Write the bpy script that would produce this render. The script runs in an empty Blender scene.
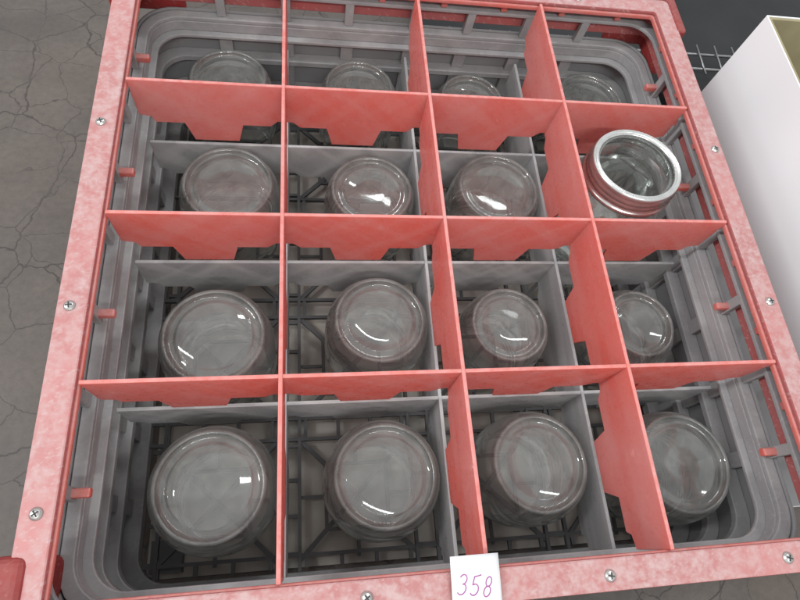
import bpy, math, random
from mathutils import Matrix, Vector
random.seed(4)
ZO=0.185; P=0.114; S=4*P
scene=bpy.context.scene
col=scene.collection

# ---------------------------------------------------------------- materials
def newmat(name):
    m=bpy.data.materials.new(name); m.use_nodes=True
    nt=m.node_tree
    for n in list(nt.nodes): nt.nodes.remove(n)
    out=nt.nodes.new("ShaderNodeOutputMaterial")
    return m,nt,out
def N(nt,t,**kw):
    n=nt.nodes.new(t)
    for k,v in kw.items():
        if hasattr(n,k): setattr(n,k,v)
        else: n.inputs[k].default_value=v
    return n
def noise(nt,vec,scale,detail=4,rough=.55,dist=0):
    n=nt.nodes.new("ShaderNodeTexNoise"); n.inputs["Scale"].default_value=scale
    n.inputs["Detail"].default_value=detail; n.inputs["Roughness"].default_value=rough
    n.inputs["Distortion"].default_value=dist
    nt.links.new(vec,n.inputs["Vector"]); return n.outputs["Fac"]
def mapr(nt,val,a,b,c=0.,d=1.):
    n=nt.nodes.new("ShaderNodeMapRange"); n.inputs[1].default_value=a;n.inputs[2].default_value=b
    n.inputs[3].default_value=c;n.inputs[4].default_value=d
    nt.links.new(val,n.inputs[0]); return n.outputs[0]
def mixc(nt,fac,a,b,mode='MIX'):
    n=nt.nodes.new("ShaderNodeMix"); n.data_type='RGBA'; n.blend_type=mode
    for s,v in ((0,fac),(6,a),(7,b)):
        if isinstance(v,(int,float)): n.inputs[s].default_value=v
        elif isinstance(v,tuple): n.inputs[s].default_value=(*v,1) if len(v)==3 else v
        else: nt.links.new(v,n.inputs[s])
    return n.outputs[2]
def math_(nt,op,a,b=0.):
    n=nt.nodes.new("ShaderNodeMath"); n.operation=op
    for i,v in enumerate((a,b)):
        if isinstance(v,(int,float)): n.inputs[i].default_value=v
        else: nt.links.new(v,n.inputs[i])
    return n.outputs[0]
def geo(nt):
    return nt.nodes.new("ShaderNodeNewGeometry")
def bump(nt,h,strength,dist=.001):
    b=nt.nodes.new("ShaderNodeBump"); b.inputs["Strength"].default_value=strength; b.inputs["Distance"].default_value=dist
    nt.links.new(h,b.inputs["Height"]); return b.outputs["Normal"]

def plastic(name,c1,c2,dust_sheen,dustamt,rough=.38,trans=.0,side=.3,scr=.3,cheap=False,spec=.45,dlo=.36,sheen_streak=0):
    m,nt,out=newmat(name); g=geo(nt); pos=g.outputs["Position"]
    n1=noise(nt,pos,13,3); n2=noise(nt,pos,170,2,.65)
    base=mixc(nt,mapr(nt,n1,.35,.65),c1,c2)
    sep=nt.nodes.new("ShaderNodeSeparateXYZ"); nt.links.new(g.outputs["Normal"],sep.inputs[0])
    up=mapr(nt,sep.outputs[2],.3,.95)
    d=math_(nt,'MULTIPLY',mapr(nt,n2,dlo,.68),mapr(nt,n1,.25,.7,.3,1))
    sd=math_(nt,'MULTIPLY',math_(nt,'ADD',mapr(nt,n1,.36,.76),math_(nt,'MULTIPLY',d,.15)),side)
    upm=math_(nt,'MULTIPLY',up,math_(nt,'ADD',math_(nt,'MULTIPLY',d,.65),.35))
    f=math_(nt,'MINIMUM',math_(nt,'MAXIMUM',math_(nt,'MULTIPLY',upm,dustamt),sd),1.)
    colr=mixc(nt,f,base,dust_sheen)
    lst=[]
    if not cheap: lst+=[((.3,.5,.4),(30,420,420),.65,scr),((1.1,-.6,1.2),(380,24,380),.66,scr)]
    if sheen_streak: lst+=[((0,.7,0),(9,9,75),.50,sheen_streak),((0,-.75,0),(9,9,70),.51,sheen_streak)]  # broad crossed diagonals: sheen and scratches painted into the plastic's colour
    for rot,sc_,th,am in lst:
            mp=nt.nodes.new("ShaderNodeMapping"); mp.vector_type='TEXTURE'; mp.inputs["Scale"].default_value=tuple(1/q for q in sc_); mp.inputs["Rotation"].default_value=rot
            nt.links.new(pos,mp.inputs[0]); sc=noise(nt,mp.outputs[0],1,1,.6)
            colr=mixc(nt,mapr(nt,sc,th-.02,th+(.06 if th>.6 else .14),0,am),colr,dust_sheen)
    p=N(nt,"ShaderNodeBsdfPrincipled"); nt.links.new(colr,p.inputs["Base Color"])
    nt.links.new(mapr(nt,n2,.3,.7,rough-.06,rough+.14),p.inputs["Roughness"])
    p.inputs["Specular IOR Level"].default_value=spec
    if not cheap:
        nt.links.new(bump(nt,n2,.14,.0006),p.inputs["Normal"])
    last=p.outputs[0]
    if trans>0:
        t=N(nt,"ShaderNodeBsdfTranslucent"); nt.links.new(base,t.inputs["Color"])
        mx=N(nt,"ShaderNodeMixShader"); mx.inputs[0].default_value=trans
        nt.links.new(last,mx.inputs[1]); nt.links.new(t.outputs[0],mx.inputs[2]); last=mx.outputs[0]
    nt.links.new(last,out.inputs[0]); return m

M_red=plastic("red_plastic",(.78,.195,.155),(.74,.150,.125),(.84,.52,.49),.8,.28,.38,.42,.16,sheen_streak=.16)
M_rim=plastic("faded_red_plastic",(.42,.105,.098),(.32,.072,.070),(.46,.32,.31),1.05,.46,.0,.2,.5)
M_guard=plastic("dark_red_plastic",(.26,.030,.028),(.18,.022,.02),(.30,.13,.12),.6,.55,.0,.2,.4,spec=.25)
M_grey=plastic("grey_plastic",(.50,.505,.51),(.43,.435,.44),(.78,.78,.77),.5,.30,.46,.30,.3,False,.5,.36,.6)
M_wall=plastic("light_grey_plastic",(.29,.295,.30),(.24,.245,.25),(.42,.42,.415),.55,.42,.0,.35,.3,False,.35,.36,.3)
M_dark=plastic("dark_grey_plastic",(.090,.092,.096),(.062,.064,.067),(.20,.20,.20),.35,.5,cheap=True)
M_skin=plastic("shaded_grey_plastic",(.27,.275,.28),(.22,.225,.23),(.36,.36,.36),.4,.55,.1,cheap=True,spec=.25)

def simple(name,c,rough=.5,metal=0.,nz=None,bs=0):
    m,nt,out=newmat(name); g=geo(nt)
    p=N(nt,"ShaderNodeBsdfPrincipled"); p.inputs["Roughness"].default_value=rough; p.inputs["Metallic"].default_value=metal
    n=noise(nt,g.outputs["Position"],nz or 60,3)
    c2=tuple(x*.8 for x in c)
    nt.links.new(mixc(nt,mapr(nt,n,.35,.65),c,c2),p.inputs["Base Color"])
    nt.links.new(mapr(nt,n,.3,.7,max(rough-.08,.02),rough+.1),p.inputs["Roughness"])
    if bs: nt.links.new(bump(nt,n,bs,.0005),p.inputs["Normal"])
    nt.links.new(p.outputs[0],out.inputs[0]); return m
M_steel=simple("screw_steel",(.50,.49,.47),.35,1.)
M_slot=simple("screw_recess",(.03,.03,.03),.7)
M_band=simple("tinned_band",(.62,.63,.61),.24,.9,120,.12)
M_paper=simple("paper",(.76,.76,.77),.8,0,40)
M_ink=simple("purple_ink",(.36,.09,.30),.6)
M_white=simple("white_coated_card",(.87,.88,.89),.45,0,3)
M_kraft=simple("brown_card",(.33,.29,.17),.8,0,25,.2)
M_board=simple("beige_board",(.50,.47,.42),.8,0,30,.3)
M_black=simple("black_mat",(.006,.007,.008),.7,0,6,.3)
M_wire=simple("dull_wire",(.30,.30,.30),.4,1.)

def glassmat(name,hlo,hhi,stip=0):
    m,nt,out=newmat(name)
    tc=nt.nodes.new("ShaderNodeTexCoord"); oc=tc.outputs["Object"]
    n2=noise(nt,oc,70,4,.65,.3)
    if stip: nrm=bump(nt,noise(nt,oc,900,1),stip,.0004)
    else: nrm=bump(nt,noise(nt,oc,34,1,.4),.24,.002)
    lw=nt.nodes.new("ShaderNodeLayerWeight"); lw.inputs[0].default_value=.5; nt.links.new(nrm,lw.inputs["Normal"])
    fr=nt.nodes.new("ShaderNodeFresnel"); fr.inputs[0].default_value=1.5; nt.links.new(nrm,fr.inputs["Normal"])
    tcol=mixc(nt,mapr(nt,lw.outputs["Facing"],.45,.98),(.96,.972,.965),(.56,.585,.575))
    tr=N(nt,"ShaderNodeBsdfTransparent"); nt.links.new(tcol,tr.inputs["Color"])
    gs=N(nt,"ShaderNodeBsdfGlossy"); gs.inputs["Roughness"].default_value=.05 if not stip else .2; nt.links.new(nrm,gs.inputs["Normal"])
    gs.inputs["Color"].default_value=(.95,.98,.965,1)
    mx=N(nt,"ShaderNodeMixShader"); nt.links.new(math_(nt,'MINIMUM',math_(nt,'MULTIPLY',fr.outputs[0],1.5),.7),mx.inputs[0])
    nt.links.new(tr.outputs[0],mx.inputs[1]); nt.links.new(gs.outputs[0],mx.inputs[2])
    df=N(nt,"ShaderNodeBsdfDiffuse"); df.inputs["Color"].default_value=(.72,.76,.735,1)
    mx2=N(nt,"ShaderNodeMixShader")
    hz=math_(nt,'ADD',mapr(nt,n2,.38,.72,hlo,hhi),mapr(nt,lw.outputs["Facing"],.55,.97,0,.14))
    nt.links.new(hz,mx2.inputs[0])
    nt.links.new(mx.outputs[0],mx2.inputs[1]); nt.links.new(df.outputs[0],mx2.inputs[2])
    nt.links.new(mx2.outputs[0],out.inputs[0]); return m
M_glass=glassmat("jar_glass",.06,.13)
M_base=glassmat("jar_base_glass",.09,.18)
M_stip=glassmat("jar_stippled_glass",.10,.22,.5)

def floor_mat():
    m,nt,out=newmat("old_concrete"); g=geo(nt); pos=g.outputs["Position"]
    big=noise(nt,pos,4.2,4,.6); mid=noise(nt,pos,14,5,.6); fine=noise(nt,pos,150,4,.7)
    base=mixc(nt,mapr(nt,big,.38,.62),(.100,.080,.067),(.060,.052,.047))
    base=mixc(nt,mapr(nt,mid,.4,.7,0,.7),base,(.122,.104,.091))
    base=mixc(nt,mapr(nt,fine,.35,.6,.28,0),base,(.035,.029,.026))
    nv=nt.nodes.new("ShaderNodeTexNoise"); nv.inputs["Scale"].default_value=20; nv.inputs["Detail"].default_value=5; nv.inputs["Roughness"].default_value=.6
    nt.links.new(pos,nv.inputs["Vector"])
    vm=nt.nodes.new("ShaderNodeVectorMath"); vm.operation='MULTIPLY_ADD'; vm.inputs[1].default_value=(.035,.035,.0)
    nt.links.new(nv.outputs["Color"],vm.inputs[0]); nt.links.new(pos,vm.inputs[2])
    cr=None
    for sc,wd_,am in ((9,.012,.85),(18,.016,.7)):
        vo=nt.nodes.new("ShaderNodeTexVoronoi"); vo.feature='DISTANCE_TO_EDGE'; vo.voronoi_dimensions='2D'; vo.inputs["Scale"].default_value=sc
        nt.links.new(vm.outputs[0],vo.inputs["Vector"])
        c=mapr(nt,vo.outputs["Distance"],.001,wd_,1,0)
        c=math_(nt,'MULTIPLY',c,math_(nt,'MULTIPLY',mapr(nt,mid,.34,.52,.4,1.),am))
        cr=c if cr is None else math_(nt,'MAXIMUM',cr,c)
    base=mixc(nt,cr,base,(.026,.021,.019))
    p=N(nt,"ShaderNodeBsdfPrincipled"); nt.links.new(base,p.inputs["Base Color"]); 
    nt.links.new(mapr(nt,mid,.3,.7,.45,.75),p.inputs["Roughness"])
    h=math_(nt,'SUBTRACT',math_(nt,'ADD',math_(nt,'MULTIPLY',fine,.2),math_(nt,'MULTIPLY',mid,.4)),math_(nt,'MULTIPLY',cr,.4))
    nt.links.new(bump(nt,h,.4,.002),p.inputs["Normal"])
    nt.links.new(p.outputs[0],out.inputs[0]); return m
M_floor=floor_mat()

# ---------------------------------------------------------------- mesh builder
class MB:
    def __init__(s): s.v=[]; s.f=[]; s.m=[]
    def add(s,vs,fs,mi=0):
        o=len(s.v); s.v+= [tuple(v) for v in vs]; s.f+=[tuple(i+o for i in f) for f in fs]
        s.m+= mi if isinstance(mi,list) else [mi]*len(fs)
    def box(s,x0,x1,y0,y1,z0,z1,mi=0):
        s.add([(x0,y0,z0),(x1,y0,z0),(x1,y1,z0),(x0,y1,z0),(x0,y0,z1),(x1,y0,z1),(x1,y1,z1),(x0,y1,z1)],
          [(3,2,1,0),(4,5,6,7),(0,1,5,4),(1,2,6,5),(2,3,7,6),(3,0,4,7)],mi)
    def bar(s,p,q,w,z0,z1,mi=0):
        dx,dy=q[0]-p[0],q[1]-p[1]; L=math.hypot(dx,dy); nx,ny=-dy/L*w/2,dx/L*w/2
        a=[(p[0]-nx,p[1]-ny),(q[0]-nx,q[1]-ny),(q[0]+nx,q[1]+ny),(p[0]+nx,p[1]+ny)]
        s.add([(x,y,z0) for x,y in a]+[(x,y,z1) for x,y in a],[(3,2,1,0),(4,5,6,7),(0,1,5,4),(1,2,6,5),(2,3,7,6),(3,0,4,7)],mi)
    def ring(s,o,i,z0,z1,mi=0):
        n=len(o); vs=[(x,y,z0) for x,y in o]+[(x,y,z1) for x,y in o]+[(x,y,z0) for x,y in i]+[(x,y,z1) for x,y in i]
        fs=[]
        for k in range(n):
            j=(k+1)%n
            fs+=[(k,j,n+j,n+k),(2*n+j,2*n+k,3*n+k,3*n+j),(n+k,n+j,3*n+j,3*n+k),(j,k,2*n+k,2*n+j)]
        s.add(vs,fs,mi)
    def lathe(s,prof,n=64,mi=0,closed=False,c=(0,0,0)):
        vs=[];idx=[]
        for r,z in prof:
            if r<1e-6: idx.append([len(vs)]*n); vs.append((c[0],c[1],z+c[2]))
            else:
                idx.append(list(range(len(vs),len(vs)+n)))
                for k in range(n):
                    a=2*math.pi*k/n; vs.append((c[0]+r*math.cos(a),c[1]+r*math.sin(a),z+c[2]))
        fs=[];ms=[]
        R=list(range(len(prof)-1))+([len(prof)-1] if closed else [])
        for q in R:
            A=idx[q];B=idx[(q+1)%len(prof)]
            for k in range(n):
                j=(k+1)%n; f=[A[k],A[j],B[j],B[k]]; g=[]
                for t in f:
                    if t not in g: g.append(t)
                if len(g)>2: fs.append(tuple(g)); ms.append(mi[q] if isinstance(mi,list) else mi)
        s.add(vs,fs,ms)
    def prism(s,poly,fn,t,mi=0):
        n=len(poly); vs=[fn(a,-t/2,z) for a,z in poly]+[fn(a,t/2,z) for a,z in poly]
        fs=[tuple(range(n))[::-1],tuple(range(n,2*n))]+[(k,(k+1)%n,n+(k+1)%n,n+k) for k in range(n)]
        s.add(vs,fs,mi)
    def tube(s,pts,r,n=6,mi=0):
        pts=[Vector(p) for p in pts]; vs=[];fs=[]
        for i,p in enumerate(pts):
            d=(pts[min(i+1,len(pts)-1)]-pts[max(i-1,0)]).normalized()
            u=d.cross(Vector((0,0,1))); 
            if u.length<1e-3: u=Vector((1,0,0))
            u.normalize(); w=d.cross(u)
            for k in range(n):
                a=2*math.pi*k/n; vs.append(tuple(p+u*r*math.cos(a)+w*r*math.sin(a)))
        for i in range(len(pts)-1):
            for k in range(n):
                j=(k+1)%n; fs.append((i*n+k,i*n+j,(i+1)*n+j,(i+1)*n+k))
        fs+=[tuple(range(n))[::-1],tuple(range((len(pts)-1)*n,len(pts)*n))]
        s.add(vs,fs,mi)
    def obj(s,name,mats,zo=ZO,origin=(0,0,0),smooth=False,bev=0,fixn=True,seg=2):
        me=bpy.data.meshes.new(name)
        me.from_pydata([(x-origin[0],y-origin[1],z+zo-origin[2]) for x,y,z in s.v],[],s.f)
        for m in mats: me.materials.append(m)
        me.polygons.foreach_set("material_index",s.m)
        if smooth: me.polygons.foreach_set("use_smooth",[True]*len(me.polygons))
        me.update()
        if fixn:
            import bmesh
            b=bmesh.new(); b.from_mesh(me); bmesh.ops.recalc_face_normals(b,faces=b.faces); b.to_mesh(me); b.free()
        o=bpy.data.objects.new(name,me); o.location=origin; col.objects.link(o)
        if bev:
            md=o.modifiers.new("Bevel","BEVEL"); md.width=bev; md.segments=seg; md.limit_method='ANGLE'; md.angle_limit=math.radians(40)
        return o
def child(o,par):
    o.parent=par; o.matrix_parent_inverse=Matrix.Translation(par.location).inverted()
def rrect(x0,y0,x1,y1,r,n=8):
    pts=[]
    for cx,cy,a0 in ((x1-r,y0+r,-90),(x1-r,y1-r,0),(x0+r,y1-r,90),(x0+r,y0+r,180)):
        for k in range(n+1):
            a=math.radians(a0+90*k/n); pts.append((cx+r*math.cos(a),cy+r*math.sin(a)))
    return pts
def sq(off,r):
    return rrect(-off,-off,S+off,S+off,max(r,.0008))

# ---------------------------------------------------------------- floor
fl=MB(); fl.add([(-3,-3,0),(4,-3,0),(4,4,0),(-3,4,0)],[(0,1,2,3)])
floor=fl.obj("ground",[M_floor],zo=0); floor["kind"]="structure"; floor["label"]="old brown concrete floor with fine cracks"
bd=MB(); bd.box(.004,S-.004,.004,S-.004,.0015,.0045)  # pale sheet added under the rack to brighten the gaps in the base lattice
board=bd.obj("added_pale_sheet",[M_board],zo=0,origin=(S/2,S/2,0)); board["label"]="added beige sheet under the rack, brightening the lattice gaps"; board["category"]="added sheet"

# ---------------------------------------------------------------- rack
rack=bpy.data.objects.new("glass_rack",None); rack.location=(S/2,S/2,.0046); col.objects.link(rack)
rack["label"]="square red and grey plastic jar rack with sixteen compartments"
rack["category"]="dish rack"

top=MB()
top.ring(sq(.0175,.008),sq(0,.002),-.004,0)
top.ring(sq(.0175,.008),sq(.0150,.006),-.040,-.0042)
top.ring(sq(.0020,.004),sq(-.0012,.002),-.0085,-.0042,1)
for k in range(0,8):
    a=P*(k+.5)/2; w=.003
    for z0,z1 in ((-.0185,-.0043),):
        top.box(a-w,a+w,-.0140,-.0060,z0,z1,1)
        top.box(a-w,a+w,S+.0060,S+.0140,z0,z1,1)
        top.box(-.0140,-.0060,a-w,a+w,z0,z1,1)
        top.box(S+.0060,S+.0140,a-w,a+w,z0,z1,1)
for a in (.057,.171,.285,.399):
    for xx,dx in ((-.0125,.0165),(S-.004,.0165)):
        top.box(xx,xx+dx,a-.0028,a+.0028,-.0400,-.0345,1)
frame=top.obj("top_frame",[M_rim,M_red],bev=.0012); child(frame,rack); frame["label"]="faded pinkish red rim of the rack"

for i,(sx,sy) in enumerate(((0,0),(0,1),(1,1))):
    c=MB()
    def X(a): return a if sx==0 else S-a
    def Y(a): return a if sy==0 else S-a
    zt=.0028 if i==0 else .0014
    o1=[(-.029,-.029),(.027,-.029),(.027,-.009),(-.0085,-.0085),(-.0085,.025),(-.029,.025)] if i==0 else [(-.025,-.025),(.025,-.025),(.025,-.0155),(-.0155,-.0155),(-.0155,.025),(-.025,.025)]
    pts=[(X(a),Y(b)) for a,b in o1]
    n=6; vs=[(x,y,-.052) for x,y in pts]+[(x,y,zt) for x,y in pts]
    c.add(vs,[tuple(range(n))[::-1],tuple(range(n,2*n))]+[(k,(k+1)%n,n+(k+1)%n,n+k) for k in range(n)])
    o=c.obj("corner_guard",[M_guard],bev=.006 if i==0 else .003,seg=4); child(o,frame)

def divider(axis,k,ztop,dep,tab,thick,mat,name,dz):
    m=MB(); c=k*P
    poly=[(.001,ztop-dep*.82)]
    for j in range(4):
        a=j*P; w=.018
        poly+=[(a+.006 if j else .010,ztop-dep+.006),(a+.012,ztop-dep),(a+P/2-w-.005,ztop-dep),(a+P/2-w,ztop-dep-tab),(a+P/2+w,ztop-dep-tab),(a+P/2+w+.005,ztop-dep),(a+P-.012,ztop-dep),(a+P-.006 if j<3 else a+P-.010,ztop-dep+.006)]
    poly.append((S-.001,ztop-dep*.82))
    poly+=[(S-.001,ztop-dz),(.001,ztop-dz)]
    fn=(lambda a,o,z:(a,c+o,z)) if axis=='x' else (lambda a,o,z:(c+o,a,z))
    m.prism(poly,fn,thick)
    o=m.obj(name,[mat],bev=.0005); child(o,rack); return o
for k in (1,2,3):
    divider('x',k,0,.046,.020,.0026,M_red,"red_divider",.0012)
    divider('y',k,0,.048,.019,.0026,M_red,"red_divider",.0006)
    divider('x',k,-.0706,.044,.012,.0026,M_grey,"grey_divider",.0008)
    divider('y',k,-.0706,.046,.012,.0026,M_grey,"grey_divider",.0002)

wall=MB()
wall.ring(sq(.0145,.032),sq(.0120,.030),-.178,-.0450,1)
wall.ring(sq(.0145,.026),sq(.0052,.022),-.0225,-.0190,0)
wall.ring(sq(.0118,.032),sq(.0035,.026),-.0500,-.0460,0)
wall.ring(sq(.0055,.027),sq(.0034,.025),-.0600,-.0502,0)
wall.ring(sq(.0118,.030),sq(-.0020,.022),-.0635,-.0602,0)
wall.ring(sq(.0118,.030),sq(.0005,.022),-.0930,-.0870,0)
wall.ring(sq(.0118,.030),sq(.0020,.022),-.1320,-.1240,0)
wall.ring(sq(.0118,.030),sq(-.001,.022),-.1740,-.1640,0)
for k in range(1,8):
    a=S*k/8+(.004 if k==4 else 0)
    for z0,z1,w in ((-.1638,-.1322,.006),(-.1238,-.0932,.006),(-.0868,-.0637,.006),(-.0458,-.0227,.004)):
        wall.box(a-w,a+w,-.0117,-.0062,z0,z1); wall.box(a-w,a+w,S+.0062,S+.0117,z0,z1)
        wall.box(-.0117,-.0062,a-w,a+w,z0,z1); wall.box(S+.0062,S+.0117,a-w,a+w,z0,z1)
wo=wall.obj("grey_wall",[M_wall,M_skin],bev=.0008); child(wo,rack)

lat=MB(); z1=-.1665
def B(p,q,w,dz): lat.bar(p,q,w,z1-.005,z1-dz)
for k in range(5):
    c=min(max(k*P,.004),S-.004)
    for off,dz in ((-.009,.0),(.009,.0003)):
        cc=c+off
        if 0<cc<S:
            B((cc,-.003),(cc,S+.003),.0028,dz); B((-.003,cc),(S+.003,cc),.0028,dz+.0006)
    for j in range(16):
        a=(j+.5)*S/16
        a0=c-.009 if c-.009>0 else c
        a1=c+.009 if c+.009<S else c
        B((a0,a),(a1,a),.0030,.0012); B((a,a0),(a,a1),.0030,.0014)
for i in range(4):
    for j in range(4):
        x,y=i*P,j*P; e=.009
        B((x+e,y+e),(x+P-e,y+P-e),.0038,.0018); B((x+P-e,y+e),(x+e,y+P-e),.0038,.0021)
        cx,cy=x+P/2,y+P/2
        h,dz=.026,.0024
        B((cx-h,cy-h),(cx+h,cy-h),.003,dz);B((cx-h,cy+h),(cx+h,cy+h),.003,dz)
        B((cx-h,cy-h),(cx-h,cy+h),.003,dz+.0002);B((cx+h,cy-h),(cx+h,cy+h),.003,dz+.0002)
        B((cx-.048,cy),(cx-h,cy),.0028,.003);B((cx+h,cy),(cx+.048,cy),.0028,.003)
        B((cx,cy-.048),(cx,cy-h),.0028,.0032);B((cx,cy+h),(cx,cy+.048),.0028,.0032)
for fx in (.02,S-.02):
    for fy in (.02,S-.02): lat.box(fx-.012,fx+.012,fy-.012,fy+.012,-.1804,-.1716)
lo=lat.obj("base_lattice",[M_dark]); child(lo,rack)

sm=MB(); sm.lathe([(0,.0016),(.0012,.00155),(.0024,.0011),(.0032,.0003),(.0034,0),(.0034,-.0006),(0,-.0006)],24)
sm.box(-.0019,.0019,-.00035,.00035,.0009,.00175,1); sm.box(-.00035,.00035,-.0019,.0019,.0009,.00172,1)
scr=None
for i,(x,y) in enumerate(((-.010,.300),(-.010,.161),(-.009,.044),(.466,.297),(.466,.159),(.160,-.009),(.299,-.0095),(.415,-.009),(.09,S+.009),(.24,S+.009),(.38,S+.009),(.466,.045))):
    if scr is None:
        scr=sm.obj("screw",[M_steel,M_slot],zo=0); o=scr
    else:
        o=scr.copy(); col.objects.link(o)
    o.location=(x,y,ZO+.0004); o.rotation_euler=(0,0,random.uniform(0,1.5)); child(o,rack)

# ---------------------------------------------------------------- jars
def jar_profile(rb,rB,H,rn=None,ridged=False):
    rn=rn or rB*.80
    o=[(rn-.002,.0005,0),(rn,0,0),(rn+.0012,.0012,0),(rn+.0005,.004,0),(rn+.0014,.0055,0),(rn+.0004,.008,0),(rn+.0014,.0095,0),(rn+.0002,.012,0),(rn-.0008,.016,0),(rn+.002,.021,0),(rB-.003,.029,0),(rB-.0006,.036,0),(rB,.044,0),
      (rB,H-.030,0)]
    if ridged:
        o+=[(rB-.0002,H-.0290,2),(rB-.0006,H-.0280,0),(rB-.0030,H-.0270,0),(rB-.0020,H-.0225,2),(rB-.0026,H-.0215,0),(rB-.0052,H-.0205,0),(rB-.0042,H-.0160,2),(rB-.0048,H-.0150,0),(rB-.0076,H-.0140,0),(rB-.0064,H-.0100,2),(rB-.0070,H-.0092,0),(rb+.0024,H-.0082,0),(rb+.0022,H-.0060,1),(rb+.0018,H-.0050,0)]
    else:
        o+=[(rB-.0003,H-.022,0),(rB-.0012,H-.0155,0),(rB-.0030,H-.0105,0),((rb+rB)/2+.0006,H-.0080,0),(rb+.0022,H-.0062,0)]
    o+=[(rb+.0013,H-.0046,0),(rb+.0010,H-.0014,0),(rb+.0004,H-.0004,2),(rb-.0008,H,2),(rb-.0020,H-.0004,0),(rb-.0028,H-.0018,1),(rb-.0034,H-.0034,1),(rb-.0048,H-.0040,1),(rb*.765,H-.0038,1),(rb*.74,H-.0032,1),(rb*.715,H-.0038,1),(rb*.3,H-.0046,1),(0,H-.0048,0)]
    ih=H-.0080
    inner=[(0,ih+.0004,0),(rb*.5,ih,0),(rb-.007,ih-.0008,0),(rb-.002,ih-.003,0),(rb+.0005,H-.015,0),(rB-.004,H-.024 if not ridged else H-.032,0),(rB-.0022,H-.036,0)]
    return o,inner
JZ=.0195
def make_jar(name,x,y,rb,rB,H,up=False,rn=None,ridged=False):
    m=MB()
    for pr in jar_profile(rb,rB,H,rn,ridged):
        ms=[q[2] for q in pr]
        pr=[(q[0],H-q[1] if up else q[1]) for q in pr]
        m.lathe(pr,80,ms)
    o=m.obj(name,[M_glass,M_base,M_stip],zo=0,smooth=True)
    o.location=(x,y,JZ); o.rotation_euler=(0,0,random.uniform(0,6))
    return o
H0=.185-.066-.0195
jars=[
(.066,.060,.0360,.0435,0),(.183,.060,.0352,.0425,0),(.2965,.062,.0345,.0420,0),(.4095,.056,.036,.0430,.001),
(.063,.165,.0360,.043,0),(.186,.176,.0345,.0415,0),(.290,.170,.0305,.0370,0),
(.067,.298,.0355,.0425,0),(.186,.295,.034,.040,0),(.300,.300,.0355,.0415,0),
(.062,.414,.033,.040,-.002),(.181,.413,.031,.038,-.003),(.291,.408,.030,.037,-.006),(.415,.413,.033,.039,-.004)]
for x,y,rb,rB,dh in jars:
    o=make_jar("glass_jar",x,y,rb,rB,H0+dh)
    o["label"]="empty clear glass jar standing upside down in a rack compartment"; o["category"]="glass jar"; o["group"]="empty glass jars in the rack"
o=make_jar("glass_jar",.404,.169,.0285,.0410,H0,False,None,True)
o["label"]="upside-down clear glass jar with stepped ridges round its base"; o["category"]="glass jar"; o["group"]="empty glass jars in the rack"
HT=.160
j=make_jar("glass_jar",.393,.281,.034,.0425,HT,True,.0318)
j["label"]="tall upright clear jar wearing an open silver screw band"; j["category"]="glass jar"; j["group"]="empty glass jars in the rack"
rb=MB()
k_=.945
rb.lathe([(r*k_,z) for r,z in [(.0398,-.0195),(.0410,-.0190),(.0412,-.0176),(.0402,-.0162),(.0384,-.0152),(.0384,-.0134),(.0403,-.0120),(.0384,-.0106),(.0384,-.0090),(.0403,-.0076),(.0386,-.0060),(.0392,-.0030),(.0390,-.0008),(.0382,.0006),(.0372,.0008),(.0360,-.0010),(.0350,-.0002),(.0340,.0000),(.0332,-.0012),(.0332,-.0028),(.0346,-.0034),(.0366,-.005),(.0346,-.007),(.0366,-.009),(.0346,-.011),(.0366,-.0135),(.0380,-.0185)]],96,closed=True)
band=rb.obj("screw_band",[M_band],zo=0,smooth=True); band.location=(.393,.281,JZ+HT+.0035); band.rotation_euler=(math.radians(3),math.radians(-2),0)
child(band,j); band["label"]="open silver metal screw band"

# ---------------------------------------------------------------- paper tag
tg=MB(); nx,ny=8,8; V=[];F=[]
def tagpt(u,v,dz=0):
    x=.2062+.0275*u-.0012*(1-v); y=-.0225+.030*v
    return (x,y,.0018+.0012*math.sin(v*2.6)+.0020*(u-.5)**2+.003*max(0,v-.8)+dz)
for b in range(ny+1):
    for a in range(nx+1): V.append(tagpt(a/nx,b/ny))
for b in range(ny):
    for a in range(nx): F.append((b*(nx+1)+a,b*(nx+1)+a+1,(b+1)*(nx+1)+a+1,(b+1)*(nx+1)+a))
tg.add(V,F); tag=tg.obj("price_tag",[M_paper],origin=(.22,-.007,ZO),smooth=True,fixn=False)
md=tag.modifiers.new("S","SOLIDIFY"); md.thickness=.0003; md.offset=-1
tag["label"]="small white paper tag handwritten 358 lying on the rack rim"; tag["category"]="paper tag"
def arc(cx,cy,rx,ry,a0,a1,n=12):
    return [(cx+rx*math.cos(math.radians(a0+(a1-a0)*k/n)),cy+ry*math.sin(math.radians(a0+(a1-a0)*k/n))) for k in range(n+1)]
G={'3':[arc(.42,.74,.36,.25,150,-85)+arc(.40,.26,.42,.27,85,-150)],
   '5':[[(.22,.96),(.14,.55)]+arc(.36,.30,.40,.28,120,-150,14),[(.22,.96),(.55,.98),(.85,1.02)]],
   '8':[arc(.45,.74,.27,.24,60,270,12)+arc(.42,.25,.32,.26,90,-270,18)+arc(.45,.74,.27,.24,-90,60,10)]}
ink=MB()
for ch,ox,oy in (('3',.09,.37),('5',.35,.33),('8',.60,.30)):
    for st in G[ch]:
        ink.tube([tagpt(ox+.21*a+.09*b,oy+.32*b,.0001) for a,b in st],.00030)
ik=ink.obj("handwritten_number",[M_ink],origin=(.22,-.007,ZO),smooth=True); child(ik,tag)
ik["label"]="purple handwritten number 358"

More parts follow.
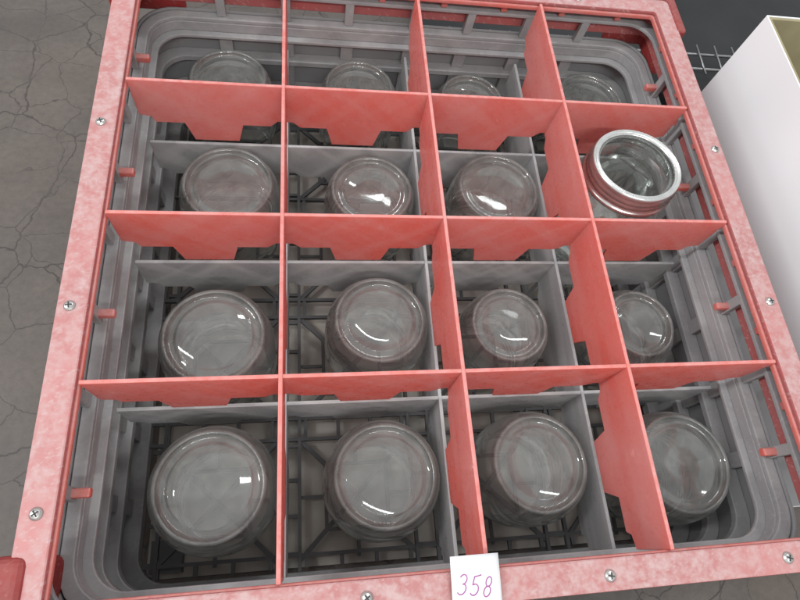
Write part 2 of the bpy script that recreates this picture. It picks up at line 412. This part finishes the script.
# ---------------------------------------------------------------- white carton
bx0,bx1,by0,by1,bt=.520,.80,.02,.4065,.0435
t=.004
cb=MB()
outer=[(bx0,by0),(bx1,by0),(bx1,by1),(bx0,by1)]
def ins(d): return [(bx0+d,by0+d),(bx1-d,by0+d),(bx1-d,by1-d),(bx0+d,by1-d)]
cb.ring(outer,ins(.0012),-ZO+.002,bt,0)
cb.ring(ins(.0013),ins(t),-ZO+.002,bt-.0006,1)
cb.box(bx0+t,bx1-t,by0+t,by1-t,-ZO+.002,-ZO+.006,1)
box=cb.obj("cardboard_box",[M_white,M_kraft],origin=((bx0+bx1)/2,(by0+by1)/2,0),bev=.0004)
box["label"]="open white cardboard box with brown inside, beside the rack"; box["category"]="box"

# ---------------------------------------------------------------- dark wire shelf behind
sh=MB(); sh.box(.27,1.3,.515,1.3,-ZO+.002,-ZO+.03)
shelf=sh.obj("wire_shelf",[M_black],origin=(.78,.9,0),bev=.003); shelf["label"]="low black shelf with a few thin wires, behind the rack"; shelf["category"]="shelf"
wr=MB()
for y in (.535,.560): wr.tube([(.272,y,-ZO+.050),(1.29,y,-ZO+.050)],.0018)
for k in range(40):
    x=.30+.025*k; wr.tube([(x,.525,-ZO+.052),(x,.572,-ZO+.054)],.0012)
w=wr.obj("shelf_wire",[M_wire],smooth=True); child(w,shelf)

# ---------------------------------------------------------------- light
wd=bpy.data.worlds.new("World"); scene.world=wd; wd.use_nodes=True
bg=wd.node_tree.nodes["Background"]; bg.inputs[0].default_value=(.97,.985,1,1); bg.inputs[1].default_value=.95
def area(name,loc,tgt,sx,sy,e,c=(1,1,1)):
    l=bpy.data.lights.new(name,'AREA'); l.shape='RECTANGLE'; l.size=sx;l.size_y=sy; l.energy=e; l.color=c
    o=bpy.data.objects.new(name,l); o.location=loc; col.objects.link(o)
    o.rotation_euler=(Vector(tgt)-Vector(loc)).to_track_quat('-Z','Y').to_euler()
    return o
area("ceiling_tube",(.9,1.6,2.3),(.25,.25,0),1.3,.12,12,(.97,.98,1))
area("ceiling_tube",(-1.5,.2,1.7),(.2,.25,0),.12,1.3,30,(.97,.98,1))
area("ceiling_tube",(.3,-1.3,1.9),(.25,.25,0),1.3,.12,23,(1,.99,.97))

# ---------------------------------------------------------------- camera
R=[[0.98634,-0.07351,0.14738],[0.00848,0.91634,0.4003],[-0.16448,-0.39359,0.90445]]
cd=bpy.data.cameras.new("Camera"); cd.sensor_width=36; cd.lens=564.6/800*36; cd.clip_start=.01; cd.clip_end=50
cam=bpy.data.objects.new("Camera",cd); col.objects.link(cam)
M=Matrix(R).transposed().to_4x4(); M.translation=Vector((.12947,.01666,.33594+ZO)); cam.matrix_world=M
scene.camera=cam
scene.view_settings.view_transform='Standard'; scene.view_settings.look='None'; scene.view_settings.exposure=0
